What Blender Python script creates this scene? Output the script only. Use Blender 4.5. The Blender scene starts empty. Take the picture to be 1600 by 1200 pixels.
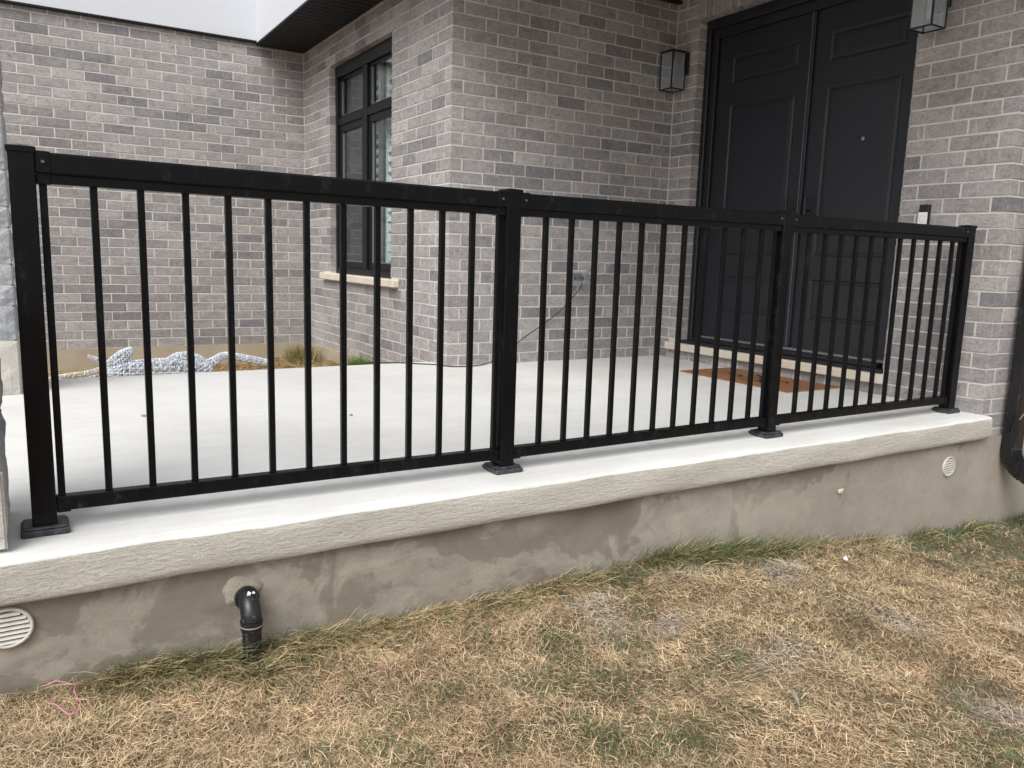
import bpy, math, random
import numpy as np
from mathutils import Vector, Matrix
random.seed(7); rng = np.random.default_rng(11)
R = math.radians
scn = bpy.context.scene
C = scn.collection

# ------------------------------------------------------------------ camera
CP = Vector((-0.0344, -2.5806, 0.8298)); YAW, PIT, ROL, FPX = -0.5511, -0.1595, 0.0304, 1240.2
_f = Vector((-math.sin(YAW)*math.cos(PIT), math.cos(YAW)*math.cos(PIT), math.sin(PIT)))
_r = Vector((math.cos(YAW), math.sin(YAW), 0)); _u = _r.cross(_f)
r2 = _r*math.cos(ROL)+_u*math.sin(ROL); u2 = _u*math.cos(ROL)-_r*math.sin(ROL)
cam = bpy.data.cameras.new('camera'); cam.sensor_width = 36; cam.lens = FPX/1600*36
cam.clip_start = .05; cam.clip_end = 500
co = bpy.data.objects.new('camera', cam); C.objects.link(co)
m = Matrix((r2, u2, -_f)).transposed().to_4x4(); m.translation = CP; co.matrix_world = m
scn.camera = co

# ------------------------------------------------------------------ light
SUN_EL, SUN_AZ = 47, 218          # azimuth measured from +x counter-clockwise: the light comes from the front left
w = bpy.data.worlds.new('World'); scn.world = w; w.use_nodes = True
nt = w.node_tree; bg = nt.nodes['Background']
sky = nt.nodes.new('ShaderNodeTexSky'); sky.sky_type = 'NISHITA'; sky.sun_disc = False
sky.sun_elevation = R(SUN_EL); sky.sun_rotation = R(90-SUN_AZ); sky.dust_density = 3; sky.air_density = 1.0; sky.ozone_density = 1
hs = nt.nodes.new('ShaderNodeHueSaturation'); hs.inputs['Saturation'].default_value = .22
nt.links.new(sky.outputs[0], hs.inputs['Color']); nt.links.new(hs.outputs[0], bg.inputs[0])
bg.inputs[1].default_value = .145
sl = bpy.data.lights.new('sun', 'SUN'); sl.energy = 1.7; sl.angle = R(40); sl.color = (1, .975, .94)
so = bpy.data.objects.new('sun', sl); C.objects.link(so)
sd = Vector((math.cos(R(SUN_EL))*math.cos(R(SUN_AZ)), math.cos(R(SUN_EL))*math.sin(R(SUN_AZ)), math.sin(R(SUN_EL))))
so.rotation_euler = sd.to_track_quat('Z', 'Y').to_euler(); so.location = (-3, -4, 8)
scn.view_settings.view_transform = 'Standard'; scn.view_settings.look = 'None'
scn.view_settings.gamma = 1; scn.view_settings.use_curve_mapping = False
scn.view_settings.exposure = 0.5
scn.cycles.max_bounces = 8; scn.cycles.transparent_max_bounces = 12

# ------------------------------------------------------------------ helpers
def thing(name, label, cat, loc=(0, 0, 0), group=None):
    o = bpy.data.objects.new(name, None); C.objects.link(o); o.location = loc
    o['label'] = label; o['category'] = cat; o.empty_display_size = .05
    if group: o['group'] = group
    return o
def link(name, me, parent=None):
    o = bpy.data.objects.new(name, me); C.objects.link(o)
    if parent: o.parent = parent; o.matrix_parent_inverse = inv(parent)
    return o
def world_of(o):
    mm = o.matrix_basis.copy()
    return world_of(o.parent) @ o.matrix_parent_inverse @ mm if o.parent else mm
def inv(o): return world_of(o).inverted()
def tag(o, label, cat, group=None):
    o['label'] = label; o['category'] = cat
    if group: o['group'] = group
    return o

class MB:
    def __init__(s): s.v = []; s.f = []; s.sm = []
    def add(s, vs, fs, smooth=False):
        n = len(s.v); s.v += [tuple(v) for v in vs]; s.f += [tuple(i+n for i in f) for f in fs]; s.sm += [smooth]*len(fs); return s
    def box(s, x0, x1, y0, y1, z0, z1, b=0):
        if x1 < x0: x0, x1 = x1, x0
        if y1 < y0: y0, y1 = y1, y0
        if z1 < z0: z0, z1 = z1, z0
        if b <= 0:
            vs = [(x, y, z) for z in (z0, z1) for y in (y0, y1) for x in (x0, x1)]
            return s.add(vs, [(0, 2, 3, 1), (4, 5, 7, 6), (0, 1, 5, 4), (2, 6, 7, 3), (0, 4, 6, 2), (1, 3, 7, 5)])
        b = min(b, (x1-x0)*.45, (y1-y0)*.45, (z1-z0)*.45)
        # chamfered box: 24 verts
        lo, hi = (x0, y0, z0), (x1, y1, z1); vs = []; idx = {}
        for sx in (0, 1):
            for sy in (0, 1):
                for sz in (0, 1):
                    c = [(lo, hi)[q][k] for k, q in enumerate((sx, sy, sz))]
                    i = [c[k]+(b if q == 0 else -b) for k, q in enumerate((sx, sy, sz))]
                    for a in range(3):
                        p = list(i); p[a] = c[a]; idx[(sx, sy, sz, a)] = len(vs); vs.append(p)
        fs = []
        for a in range(3):
            o = [k for k in range(3) if k != a]
            for sgn in (0, 1):
                loop = []
                for q1, q2 in ((0, 0), (1, 0), (1, 1), (0, 1)):
                    k = [0, 0, 0]; k[a] = sgn; k[o[0]] = q1; k[o[1]] = q2; loop.append(idx[(*k, a)])
                fs.append(loop if (sgn == 1) == (a != 1) else loop[::-1])
        for a in range(3):
            o1, o2 = [k for k in range(3) if k != a]
            for q1 in (0, 1):
                for q2 in (0, 1):
                    k0 = [0, 0, 0]; k0[o1] = q1; k0[o2] = q2; k1 = list(k0); k1[a] = 1
                    fs.append([idx[(*k0, o1)], idx[(*k1, o1)], idx[(*k1, o2)], idx[(*k0, o2)]])
        for sx in (0, 1):
            for sy in (0, 1):
                for sz in (0, 1): fs.append([idx[(sx, sy, sz, a)] for a in range(3)])
        return s.add(vs, fs)
    def tube(s, pts, rad, n=8, cap=True, smooth=True):
        pts = [Vector(p) for p in pts]; rads = rad if isinstance(rad, (list, tuple)) else [rad]*len(pts)
        vs = []; fs = []; pu = None
        for i, p in enumerate(pts):
            t = (pts[min(i+1, len(pts)-1)]-pts[max(i-1, 0)]).normalized()
            if pu is None: pu = t.orthogonal().normalized()
            pu = (pu-t*pu.dot(t)); pu = pu.normalized() if pu.length > 1e-6 else t.orthogonal().normalized()
            q = t.cross(pu)
            for k in range(n):
                a = 2*math.pi*k/n; vs.append(p+(pu*math.cos(a)+q*math.sin(a))*rads[i])
        for i in range(len(pts)-1):
            for k in range(n): fs.append((i*n+k, i*n+(k+1) % n, (i+1)*n+(k+1) % n, (i+1)*n+k))
        s.add(vs, fs, smooth)
        if cap: s.add(vs[:n], [tuple(range(n))[::-1]]); s.add(vs[-n:], [tuple(range(n))])
        return s
    def grid(s, P, smooth=True):   # P[i][j]
        ni, nj = len(P), len(P[0]); vs = [p for row in P for p in row]
        return s.add(vs, [(i*nj+j, (i+1)*nj+j, (i+1)*nj+j+1, i*nj+j+1) for i in range(ni-1) for j in range(nj-1)], smooth)
    def mesh(s, name, mat, fix=True):
        me = bpy.data.meshes.new(name); me.from_pydata(s.v, [], s.f)
        me.polygons.foreach_set('use_smooth', s.sm)
        if mat: me.materials.append(mat)
        if fix:
            import bmesh
            bm = bmesh.new(); bm.from_mesh(me); bmesh.ops.recalc_face_normals(bm, faces=bm.faces); bm.to_mesh(me); bm.free()
        me.update(); return me
    def build(s, name, mat, parent=None, fix=True): return link(name, s.mesh(name, mat, fix), parent)

# ------------------------------------------------------------------ materials
def mat(name, col=(.5, .5, .5), rough=.6, metal=0, spec=.5):
    m = bpy.data.materials.new(name); m.use_nodes = True
    b = m.node_tree.nodes['Principled BSDF']
    b.inputs['Base Color'].default_value = (*col, 1); b.inputs['Roughness'].default_value = rough
    b.inputs['Metallic'].default_value = metal; b.inputs['Specular IOR Level'].default_value = spec
    return m
class N:
    def __init__(s, m): s.t = m.node_tree; s.n = s.t.nodes; s.b = s.n['Principled BSDF']
    def new(s, k, **kw):
        n = s.n.new('ShaderNode'+k)
        for a, v in kw.items(): setattr(n, a, v)
        return n
    def L(s, a, b): s.t.links.new(a, b)
    def pos(s, scale=(1, 1, 1), rot=(0, 0, 0), obj=False):
        mp = s.new('Mapping'); mp.inputs['Scale'].default_value = scale; mp.inputs['Rotation'].default_value = rot
        s.L(s.new('TexCoord').outputs['Object'] if obj else s.new('NewGeometry').outputs['Position'], mp.inputs[0]); return mp.outputs[0]
    def noise(s, vec, scale, detail=4, rough=.55, w=None, dist=0):
        n = s.new('TexNoise'); n.inputs['Scale'].default_value = scale; n.inputs['Detail'].default_value = detail
        n.inputs['Roughness'].default_value = rough; n.inputs['Distortion'].default_value = dist
        if w is not None: n.noise_dimensions = '4D'; s.L(w, n.inputs['W'])
        s.L(vec, n.inputs['Vector']); return n.outputs[0]
    def ramp(s, fac, stops):
        r = s.new('ValToRGB'); e = r.color_ramp.elements
        while len(e) < len(stops): e.new(.5)
        for k, (p, c) in enumerate(stops):
            e[k].position = p; e[k].color = (*(c if isinstance(c, tuple) else (c, c, c)), 1)
        s.L(fac, r.inputs[0]); return r.outputs[0]
    def mix(s, fac, a, b, mode='MIX'):
        n = s.new('Mix', data_type='RGBA', blend_type=mode)
        for sock, v in ((n.inputs[0], fac), (n.inputs[6], a), (n.inputs[7], b)):
            if hasattr(v, 'is_linked'): s.L(v, sock)
            elif isinstance(v, tuple): sock.default_value = (*v, 1)
            else: sock.default_value = v
        return n.outputs[2]
    def math(s, op, a, b=0.):
        n = s.new('Math', operation=op)
        for sock, v in ((n.inputs[0], a), (n.inputs[1], b)):
            if hasattr(v, 'is_linked'): s.L(v, sock)
            else: sock.default_value = v
        return n.outputs[0]
    def bump(s, h, strength=.3, dist=.01, prev=None):
        n = s.new('Bump'); n.inputs['Strength'].default_value = strength; n.inputs['Distance'].default_value = dist
        s.L(h, n.inputs['Height'])
        if prev is not None: s.L(prev, n.inputs['Normal'])
        return n.outputs[0]
    def col(s, c): s.L(c, s.b.inputs['Base Color'])
    def nor(s, c): s.L(c, s.b.inputs['Normal'])
    def rgh(s, c): s.L(c, s.b.inputs['Roughness'])

# brick: base tone from the object colour x the mesh's own tone attribute
M = {}
m = M['brick'] = mat('brick', rough=.88, spec=.25); n = N(m)
oi = n.new('ObjectInfo'); at = n.new('Attribute', attribute_name='tone')
base = n.mix(1., oi.outputs['Color'], at.outputs['Color'], 'MULTIPLY')
W = n.math('ADD', n.math('MULTIPLY', oi.outputs['Random'], 37.), n.math('MULTIPLY', at.outputs['Alpha'], 53.))
p = n.pos()
big = n.noise(n.pos((1, 1, 1.6)), 15, 5, .7, W, .6)
c = n.mix(1., base, n.ramp(big, [(.28, .70), (.5, 1.), (.72, 1.22)]), 'MULTIPLY')
fine = n.noise(p, 70, 5, .65, W)
c = n.mix(1., c, n.ramp(fine, [(.3, .72), (.52, 1.), (.72, 1.22)]), 'MULTIPLY')
wl_ = n.noise(n.pos(), 1.3, 4, .6); c = n.mix(1., c, n.ramp(wl_, [(.3, .88), (.7, 1.10)]), 'MULTIPLY')
st = n.noise(n.pos((14, 14, 3), (0, R(38), R(25))), 2.2, 4, .6, W, .6)
c = n.mix(n.ramp(st, [(.58, 0.), (.72, .5)]), c, (.52, .50, .49))
cr = n.noise(n.pos((1, 1, 2.2)), 24, 6, .7, W, 1.2)
c = n.mix(n.ramp(cr, [(.32, .8), (.40, 0.)]), c, (.08, .072, .07))
n.col(c); n.nor(n.bump(cr, .5, .006, n.bump(fine, .5, .003)))
m = M['mortar'] = mat('mortar', rough=.95, spec=.2); n = N(m); p = n.pos()
c = n.mix(n.noise(p, 6, 3), (.53, .515, .475), (.69, .675, .625)); g = n.noise(p, 260, 4, .7)
c = n.mix(1., c, n.ramp(g, [(.3, .75), (.6, 1.08)]), 'MULTIPLY'); n.col(c); n.nor(n.bump(g, .6, .003))

def concrete(name, a, b, stain=None, sc=1., bump=.3, brushed=False, speck=.12):
    m = mat(name, rough=.85, spec=.3); n = N(m); p = n.pos()
    c = n.mix(n.ramp(n.noise(p, 1.6*sc, 5, .6), [(.3, 0.), (.7, 1.)]), a, b)
    g = n.noise(p, 190, 4, .7)
    c = n.mix(1., c, n.ramp(g, [(.3, 1-speck), (.62, 1+speck*.5)]), 'MULTIPLY')
    if stain: c = stain(n, p, c)
    h = n.noise(p, 90, 6, .7)
    nr = n.bump(h, bump, .004)
    if brushed:
        q = n.pos((17, 40, 75)); hb = n.noise(q, 1.5, 8, .72, None, .5)
        nr = n.bump(hb, 1., .009, nr)
        c = n.mix(1., c, n.ramp(hb, [(.31, .70), (.39, .97), (.7, 1.04)]), 'MULTIPLY')
        pk = n.noise(n.pos((24, 40, 60)), 1.5, 5, .7)
        c = n.mix(n.ramp(pk, [(.66, 0.), (.72, .45)]), c, (.24, .20, .15))
    n.col(c); n.nor(nr); return m
def slab_stain(n, p, c):
    s1 = n.noise(p, .9, 6, .65); c = n.mix(n.ramp(s1, [(.45, 0.), (.75, .35)]), c, (.47, .455, .42))
    s2 = n.noise(p, 22, 5, .7); c = n.mix(n.ramp(s2, [(.66, 0.), (.73, .5)]), c, (.42, .37, .30))
    hl = n.noise(n.pos((.8, 3, 1)), 1.1, 8, .62, None, 1.5); c = n.mix(n.ramp(hl, [(.494, 0.), (.50, .30), (.506, 0.)]), c, (.45, .43, .40))
    s3 = n.noise(n.pos((2, 26, 2)), 1.3, 5, .6); return n.mix(1., c, n.ramp(s3, [(.3, .93), (.6, 1.0)]), 'MULTIPLY')
M['slab'] = concrete('broomed_concrete', (.63, .63, .61), (.71, .71, .69), slab_stain, 1., .2, False, .05)
M['edge'] = concrete('formed_concrete', (.47, .445, .39), (.57, .545, .49), None, 1.3, .5, True, .2)
def found_stain(n, p, c):
    sp = n.new('SeparateXYZ'); n.L(n.new('NewGeometry').outputs['Position'], sp.inputs[0])
    far = n.new('MapRange'); far.inputs[1].default_value = 2.1; far.inputs[2].default_value = 2.9
    far.inputs[3].default_value = 0.; far.inputs[4].default_value = .12; n.L(sp.outputs[0], far.inputs[0])
    s = n.math('SUBTRACT', n.noise(n.pos((1, 1, 1.15)), 3.3, 7, .56, None, .55), far.outputs[0])
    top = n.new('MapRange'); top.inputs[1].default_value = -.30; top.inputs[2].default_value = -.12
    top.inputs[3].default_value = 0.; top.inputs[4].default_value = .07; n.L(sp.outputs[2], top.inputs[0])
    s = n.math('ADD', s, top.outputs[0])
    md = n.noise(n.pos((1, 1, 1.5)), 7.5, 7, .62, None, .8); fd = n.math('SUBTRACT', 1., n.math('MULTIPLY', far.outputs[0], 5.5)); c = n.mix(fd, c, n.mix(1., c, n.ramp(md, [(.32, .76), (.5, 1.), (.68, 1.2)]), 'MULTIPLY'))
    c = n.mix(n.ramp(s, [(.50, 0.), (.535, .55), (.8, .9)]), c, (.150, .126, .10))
    s2 = n.noise(p, 2.1, 6, .6); c = n.mix(n.ramp(s2, [(.56, 0.), (.72, .5)]), c, (.40, .365, .31))
    s3 = n.noise(p, 46, 6, .75); return n.mix(n.ramp(s3, [(.69, 0.), (.76, .5)]), c, (.44, .42, .38))
M['found'] = concrete('parged_foundation', (.265, .236, .196), (.33, .296, .25), found_stain, 1.5, .35, False, .14)
M['parge_tan'] = concrete('tan_parging', (.34, .28, .20), (.42, .36, .27), None, 1.5, .3, False, .1)
M['sill'] = concrete('cut_stone', (.58, .51, .42), (.68, .62, .53), None, 4, .6, False, .16)
M['base'] = concrete('pillar_base', (.42, .40, .37), (.54, .52, .48), None, 6, .8, False, .2)
m = M['stone'] = mat('pillar_stone', rough=.85, spec=.3); n = N(m); p = n.pos(); oi = n.new('ObjectInfo')
W = n.math('MULTIPLY', oi.outputs['Random'], 37.)
c = n.mix(n.ramp(n.noise(p, 7, 4, .6, W), [(.35, 0.), (.65, 1.)]), oi.outputs['Color'], (.36, .37, .40))
h = n.noise(p, 26, 7, .65, W); c = n.mix(1., c, n.ramp(h, [(.3, .72), (.6, 1.08)]), 'MULTIPLY'); n.col(c); n.nor(n.bump(h, .8, .02))
m = M['black'] = mat('black_powder_coat', (.011, .011, .0125), .3, 0, .15); n = N(m); p = n.pos()
s = n.noise(n.pos((9, 9, 1.2)), 2.2, 6, .68); s2 = n.noise(p, 26, 6, .8)
n.col(n.mix(n.math('MULTIPLY', n.ramp(s, [(.50, 0.), (.72, 1.)]), n.ramp(s2, [(.50, 0.), (.70, .42)])), (.0038, .0038, .0046), (.085, .085, .09)))
n.rgh(n.ramp(s, [(.3, .20), (.7, .42)])); n.nor(n.bump(n.noise(p, 400, 2), .08, .001))
m = M['plate'] = mat('dusty_black_casting', (.02, .02, .024), .55); n = N(m); p = n.pos(); s = n.noise(p, 30, 5, .7)
n.col(n.mix(n.ramp(s, [(.4, 0.), (.75, .5)]), (.016, .016, .019), (.15, .15, .16)))
M['screw'] = mat('screw_metal', (.16, .16, .17), .35, .8)
M['door'] = mat('door_paint', (.0155, .0178, .0235), .42, 0, .4)
n = N(M['door']); p = n.pos(); n.nor(n.bump(n.noise(n.pos((3, 3, 1)), 60, 3), .06, .001))
n.rgh(n.ramp(n.noise(p, 5, 5, .65), [(.3, .34), (.7, .52)]))
M['frame'] = mat('door_frame_paint', (.010, .0115, .015), .45)
M['winframe'] = mat('black_window_frame', (.006, .0065, .008), .4, 0, .25)
M['gasket'] = mat('grey_glazing_bead', (.14, .15, .17), .5)
M['alu'] = mat('brushed_aluminium', (.30, .31, .33), .38, .6)
M['lantern'] = mat('lantern_black', (.008, .008, .010), .45)
M['soffit'] = mat('black_vinyl_soffit', (.007, .007, .008), .55, 0, .25)
M['white'] = mat('white_cladding', (.56, .58, .62), .7); n = N(M['white']); n.nor(n.bump(n.noise(n.pos((40, 40, 3)), 3, 5), .12, .003))
M['ceiling'] = mat('porch_ceiling', (.5, .5, .49), .7)
M['plastic'] = mat('white_plastic', (.74, .73, .69), .45); n = N(M['plastic']); n.col(n.mix(n.ramp(n.noise(n.pos(), 24, 5, .7), [(.4, 0.), (.7, .7)]), (.56, .545, .50), (.36, .33, .28)))
M['plasticdark'] = mat('dark_gap', (.10, .095, .088), .8)
M['abs'] = mat('abs_pipe', (.012, .012, .013), .36); n = N(M['abs']); s = n.noise(n.pos(), 55, 6, .75)
n.col(n.mix(n.ramp(s, [(.56, 0.), (.72, .6)]), (.011, .011, .013), (.22, .22, .21)))
M['absrim'] = mat('worn_pipe_rim', (.24, .23, .22), .6)
M['paintwhite'] = mat('white_dab', (.75, .75, .73), .6)
M['patch'] = concrete('mortar_patch', (.27, .245, .20), (.35, .32, .265), None, 9, 1., False, .25)
m = M['spout'] = mat('black_downspout', (.012, .012, .013), .22); n = N(m)
s = n.noise(n.pos((14, 14, 1.2)), 5, 6, .75); s2 = n.noise(n.pos(), 150, 3, .7)
n.col(n.mix(n.math('MULTIPLY', n.ramp(s, [(.58, 0.), (.72, 1.)]), n.ramp(s2, [(.5, .4), (.66, 1.)])), (.011, .011, .013), (.16, .165, .175)))
M['cord'] = mat('black_cord', (.014, .014, .015), .5)
m = M['coir'] = mat('coir', (.40, .20, .10), 1., 0, .1); n = N(m); s = n.noise(n.pos(), 300, 4, .8)
n.col(n.mix(n.ramp(s, [(.3, 0.), (.7, 1.)]), (.22, .10, .048), (.52, .28, .155))); n.nor(n.bump(s, 1., .01))
M['ink'] = mat('black_print', (.016, .012, .010), .9)
M['matedge'] = mat('pale_mat_backing', (.55, .50, .46), .8)
M['shutter'] = mat('white_shutter', (.84, .88, .87), .5)
M['room'] = mat('room_wall', (.40, .43, .43), .8)
M['wire'] = mat('white_wire', (.88, .88, .88), .4)
M['tinsel'] = mat('crystal_thread', (.80, .84, .90), .6)
m = M['bead'] = mat('clear_bead', (.86, .90, .97), .45, 0, .6)
M['warmbead'] = mat('warm_bulb', (.8, .66, .45), .15, 0, .8)
M['bulb'] = mat('frosted_candle_tube', (.70, .72, .72), .4)
M['pink'] = mat('pink_string', (.62, .22, .36), .7)
M['leaf'] = mat('grey_leaf', (.24, .23, .19), .8)
M['litter'] = mat('white_petal', (.75, .75, .73), .7)
M['stick'] = mat('dry_stick', (.30, .22, .13), .85)
M['hole'] = mat('weep_hole', (.008, .007, .006), .9)
def glass(name, tint, k, rough=.0, f0=.06, white_mix=0):
    m = bpy.data.materials.new(name); m.use_nodes = True; t = m.node_tree; t.nodes.clear()
    o = t.nodes.new('ShaderNodeOutputMaterial'); mx = t.nodes.new('ShaderNodeMixShader')
    tr = t.nodes.new('ShaderNodeBsdfTransparent'); tr.inputs[0].default_value = (*tint, 1)
    gl = t.nodes.new('ShaderNodeBsdfGlossy'); gl.inputs['Roughness'].default_value = rough; gl.inputs[0].default_value = (.95, .98, 1, 1)
    lw = t.nodes.new('ShaderNodeLayerWeight'); lw.inputs[0].default_value = .5
    pw = t.nodes.new('ShaderNodeMath'); pw.operation = 'POWER'; pw.inputs[1].default_value = 3.5
    ml = t.nodes.new('ShaderNodeMath'); ml.operation = 'MULTIPLY_ADD'; ml.inputs[1].default_value = k; ml.inputs[2].default_value = f0
    t.links.new(lw.outputs['Facing'], pw.inputs[0]); t.links.new(pw.outputs[0], ml.inputs[0])
    t.links.new(ml.outputs[0], mx.inputs[0]); t.links.new(tr.outputs[0], mx.inputs[1]); t.links.new(gl.outputs[0], mx.inputs[2])
    if white_mix:
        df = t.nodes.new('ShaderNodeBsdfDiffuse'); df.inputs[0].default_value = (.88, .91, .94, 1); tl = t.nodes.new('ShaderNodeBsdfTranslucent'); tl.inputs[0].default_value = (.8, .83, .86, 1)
        m1 = t.nodes.new('ShaderNodeMixShader'); m2 = t.nodes.new('ShaderNodeMixShader'); m2.inputs[0].default_value = white_mix
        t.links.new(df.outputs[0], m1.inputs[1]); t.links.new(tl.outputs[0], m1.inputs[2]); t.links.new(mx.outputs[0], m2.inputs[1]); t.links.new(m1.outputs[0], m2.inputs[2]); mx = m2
    t.links.new(mx.outputs[0], o.inputs[0]); return m
M['glass'] = glass('window_glass', (.90, .96, .955), .6)
M['lglass'] = glass('lantern_glass', (.86, .90, .92), .8, .06, .14, .22)  # diffuse white mixed in makes the panes paler
M['bubble'] = glass('clear_cover', (.80, .84, .88), .8, .12, .25, .15)
m = M['soil'] = mat('thatch_soil', rough=1, spec=.1); n = N(m); p = n.pos()
g = n.noise(p, 120, 6, .75); c = n.mix(n.ramp(g, [(.3, 0.), (.7, 1.)]), (.15, .10, .06), (.42, .29, .18))
c = n.mix(n.ramp(n.noise(p, 1.7, 5, .6), [(.5, 0.), (.7, .35)]), c, (.09, .095, .045)); n.col(c); n.nor(n.bump(g, 1, .02))
m = M['grass'] = mat('grass_blades', rough=.65, spec=.25); n = N(m); a = n.new('Attribute', attribute_name='tone')
n.col(a.outputs['Color'])

# ------------------------------------------------------------------ ground (one sheet) 
def gz(x, y):
    x = np.asarray(x, float); y = np.asarray(y, float)
    b = np.interp(x, [-3, 0, .5, 1.0, 2.2, 2.9, 3.6, 4.8, 6, 9], [-.40, -.405, -.435, -.435, -.435, -.50, -.595, -.70, -.72, -.78])
    b = b-.035*np.clip(-.17-y, 0, 6)
    bk = np.interp(x, [-3, .3, 1.4, 2.1, 2.6], [-.38, -.37, -.36, -.33, -.26])+.02*np.clip(4.2-y, -2, 2)
    t = np.clip((y-1)/1.2, 0, 1)
    return b*(1-t)+bk*t+.010*np.sin(x*5.1+1.3*y)*np.cos(y*4.3-.7*x)+.006*np.sin(x*13+y*7)
xs = np.concatenate([[-90, -50, -25, -12, -6, -4], np.arange(-3, 8, .1), [8.5, 9.5, 12, 25, 50, 90]])
ys = np.concatenate([[-90, -50, -25, -12, -7, -5], np.arange(-4, 6.6, .1), [7, 9, 14, 25, 50, 90]])
mb = MB(); XX, YY = np.meshgrid(xs, ys, indexing='ij'); ZZ = gz(XX, YY)
mb.grid([[(XX[i, j], YY[i, j], ZZ[i, j]) for j in range(len(ys))] for i in range(len(xs))])
g = mb.build('ground', M['soil']); g['kind'] = 'structure'

# ------------------------------------------------------------------ porch slab
mb = MB()
prof = [(2.93, -.20), (2.93, .004), (2.90, .012), (1.5, .013), (.09, .013), (.06, .011), (.035, .002), (.015, -.001), (-.02, .001), (-.12, .002), (-.196, .0005), (-.206, -.004), (-.2095, -.011),
        (-.210, -.04), (-.2105, -.07), (-.209, -.10), (-.207, -.118), (-.198, -.1265), (-.165, -.128), (-.10, -.129)]
xx = np.concatenate([[-1.6], np.arange(-.9, 4.68, .04), [4.6714]])
rows = []
for x in xx:
    r_ = []
    for k, (y, z) in enumerate(prof):
        if 9 <= k <= 17:
            a = .0022 if k < 16 else .0016
            y += a*(math.sin(x*7.3+k)+.6*math.sin(x*23.1+k*2.3)+.8*(random.random()-.5)); z += (.0018 if k in (10, 11, 12, 16, 17) else 0)*(math.sin(x*11+k)+random.random()-.5)
        r_.append((x, y, z))
    rows.append(r_)
mb.grid(rows)
# right end cap, notched round the wall corner (the wall stands behind y=-.144)
k = len(prof); mb.add(rows[-1], [tuple(range(k))[::-1]])
pf = mb.mesh('porch_floor', M['slab'])
pf.materials.append(M['edge'])
nj_ = len(prof)-1
for i, p in enumerate(pf.polygons):
    if i % nj_ >= 12 or i >= nj_*(len(rows)-1): p.material_index = 1
pfo = link('porch_floor', pf); pfo['kind'] = 'structure'

# ------------------------------------------------------------------ the brick house
house = thing('brick_house', 'grey brick house wrapping round the concrete porch, with a black double door', 'house', (4.67, 2.645, 0))
BL, BH, BD, RJ = .257, .0795, .090, .089
variants = []
def brick_mesh(seed):
    rr = random.Random(seed); j = lambda a: rr.uniform(-a, a)
    v = [(sx*.5, 1, sz*.5) for sz in (-1, 1) for sx in (-1, 1)]
    v = [(x, 1., z) for x, y, z in v]
    mid = [(x*(1+j(.007)), .024, z*(1+j(.028))) for x, _, z in v]
    frt = [(x*(1-.014-j(.005)), 0+j(.008), z*(1-.045-j(.035))) for x, _, z in v]
    vs = v+mid+frt; fs = []
    for a, b in ((0, 4), (4, 8)):
        for p, q in ((0, 1), (1, 3), (3, 2), (2, 0)): fs.append((a+p, a+q, b+q, b+p))
    fs.append((8, 9, 11, 10)); fs.append((0, 2, 3, 1))
    return vs, fs
for k in range(14):
    vs, fs = brick_mesh(k); q = MB(); q.add(vs, fs); me = q.mesh('brick_%d' % k, M['brick'])
    ca = me.color_attributes.new('tone', 'FLOAT_COLOR', 'POINT'); ca.data.foreach_set('color', [1., 1., 1., 0.]*len(me.vertices)); variants.append(me)
def tone(dark=.2, redc=.0):
    t = random.random()
    if t < redc: c = (.235, .185, .172)
    elif t < redc+dark: c = random.choice([(.172, .168, .178), (.188, .182, .188), (.198, .190, .192)])
    elif t < redc+dark+.22: c = (.236, .224, .224)
    else: c = random.choice([(.258, .246, .250), (.243, .235, .240), (.285, .270, .270), (.262, .248, .252), (.300, .284, .280)])
    k = random.uniform(.93, 1.07)*1.22; return tuple(x*k*q for x, q in zip(c, (1.012, 1.0, .99)))
ALLB = []      # (wall, matrix columns, centre, dims, tone)
def proj(P):
    v = P-CP; z = v.dot(_f)
    if z < .1: return None
    return 800+FPX*v.dot(r2)/z, 600-FPX*v.dot(u2)/z
def lay(wall, axis, plane, spans, z0, z1, dark=.2, ax_len=None, red=.0):
    """axis 'x': face looks to -y at y=plane; axis 'y': face looks to -x at x=plane. spans: list of (a, b) bricks."""
    for a, b in spans:
        L, H = b-a, z1-z0
        if L < .02: continue
        s = (a+b)/2; zc = (z0+z1)/2; pr = random.uniform(-.0012, .0012)
        if axis == 'x': U, D, c = Vector((1, 0, 0)), Vector((0, 1, 0)), Vector((s, plane+pr, zc))
        else: U, D, c = Vector((0, -1, 0)), Vector((1, 0, 0)), Vector((plane+pr, s, zc))
        ALLB.append((wall, U, D, c, L, H, tone(dark, red)))
def row_spans(lo, hi, ph, holes):
    """bricks of one course between lo and hi, joints at ph + n*.267, less the holes"""
    J = .267; js = [lo-.0045]; k = math.ceil((lo+.03-ph)/J)
    while ph+k*J < hi-.03: js.append(ph+k*J); k += 1
    js.append(hi+.0045); out = []
    for a, b in zip(js, js[1:]):
        a += .0058; b -= .0058; seg = [(a, b)]
        for h0, h1 in holes:
            ns = []
            for p, q in seg:
                if q <= h0 or p >= h1: ns.append((p, q)); continue
                if p < h0: ns.append((p, h0))
                if q > h1: ns.append((h1, q))
            seg = ns
        out += [s for s in seg if s[1]-s[0] > .022]
    # a brick that ends within a sliver of a hole runs up to it
    for i, (p, q) in enumerate(out):
        for h0, h1 in holes:
            if 0 < h0-q < .045: q = h0
            if 0 < p-h1 < .045: p = h1
        out[i] = (p, q)
    res = []
    for s in out:
        if res and s[0]-res[-1][1] < .012 and (s[1]-s[0] < .05 or res[-1][1]-res[-1][0] < .05) and all(abs(res[-1][1]-h) > .02 for hh in holes for h in hh): res[-1] = (res[-1][0], s[1])
        else: res.append(s)
    return res
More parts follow.
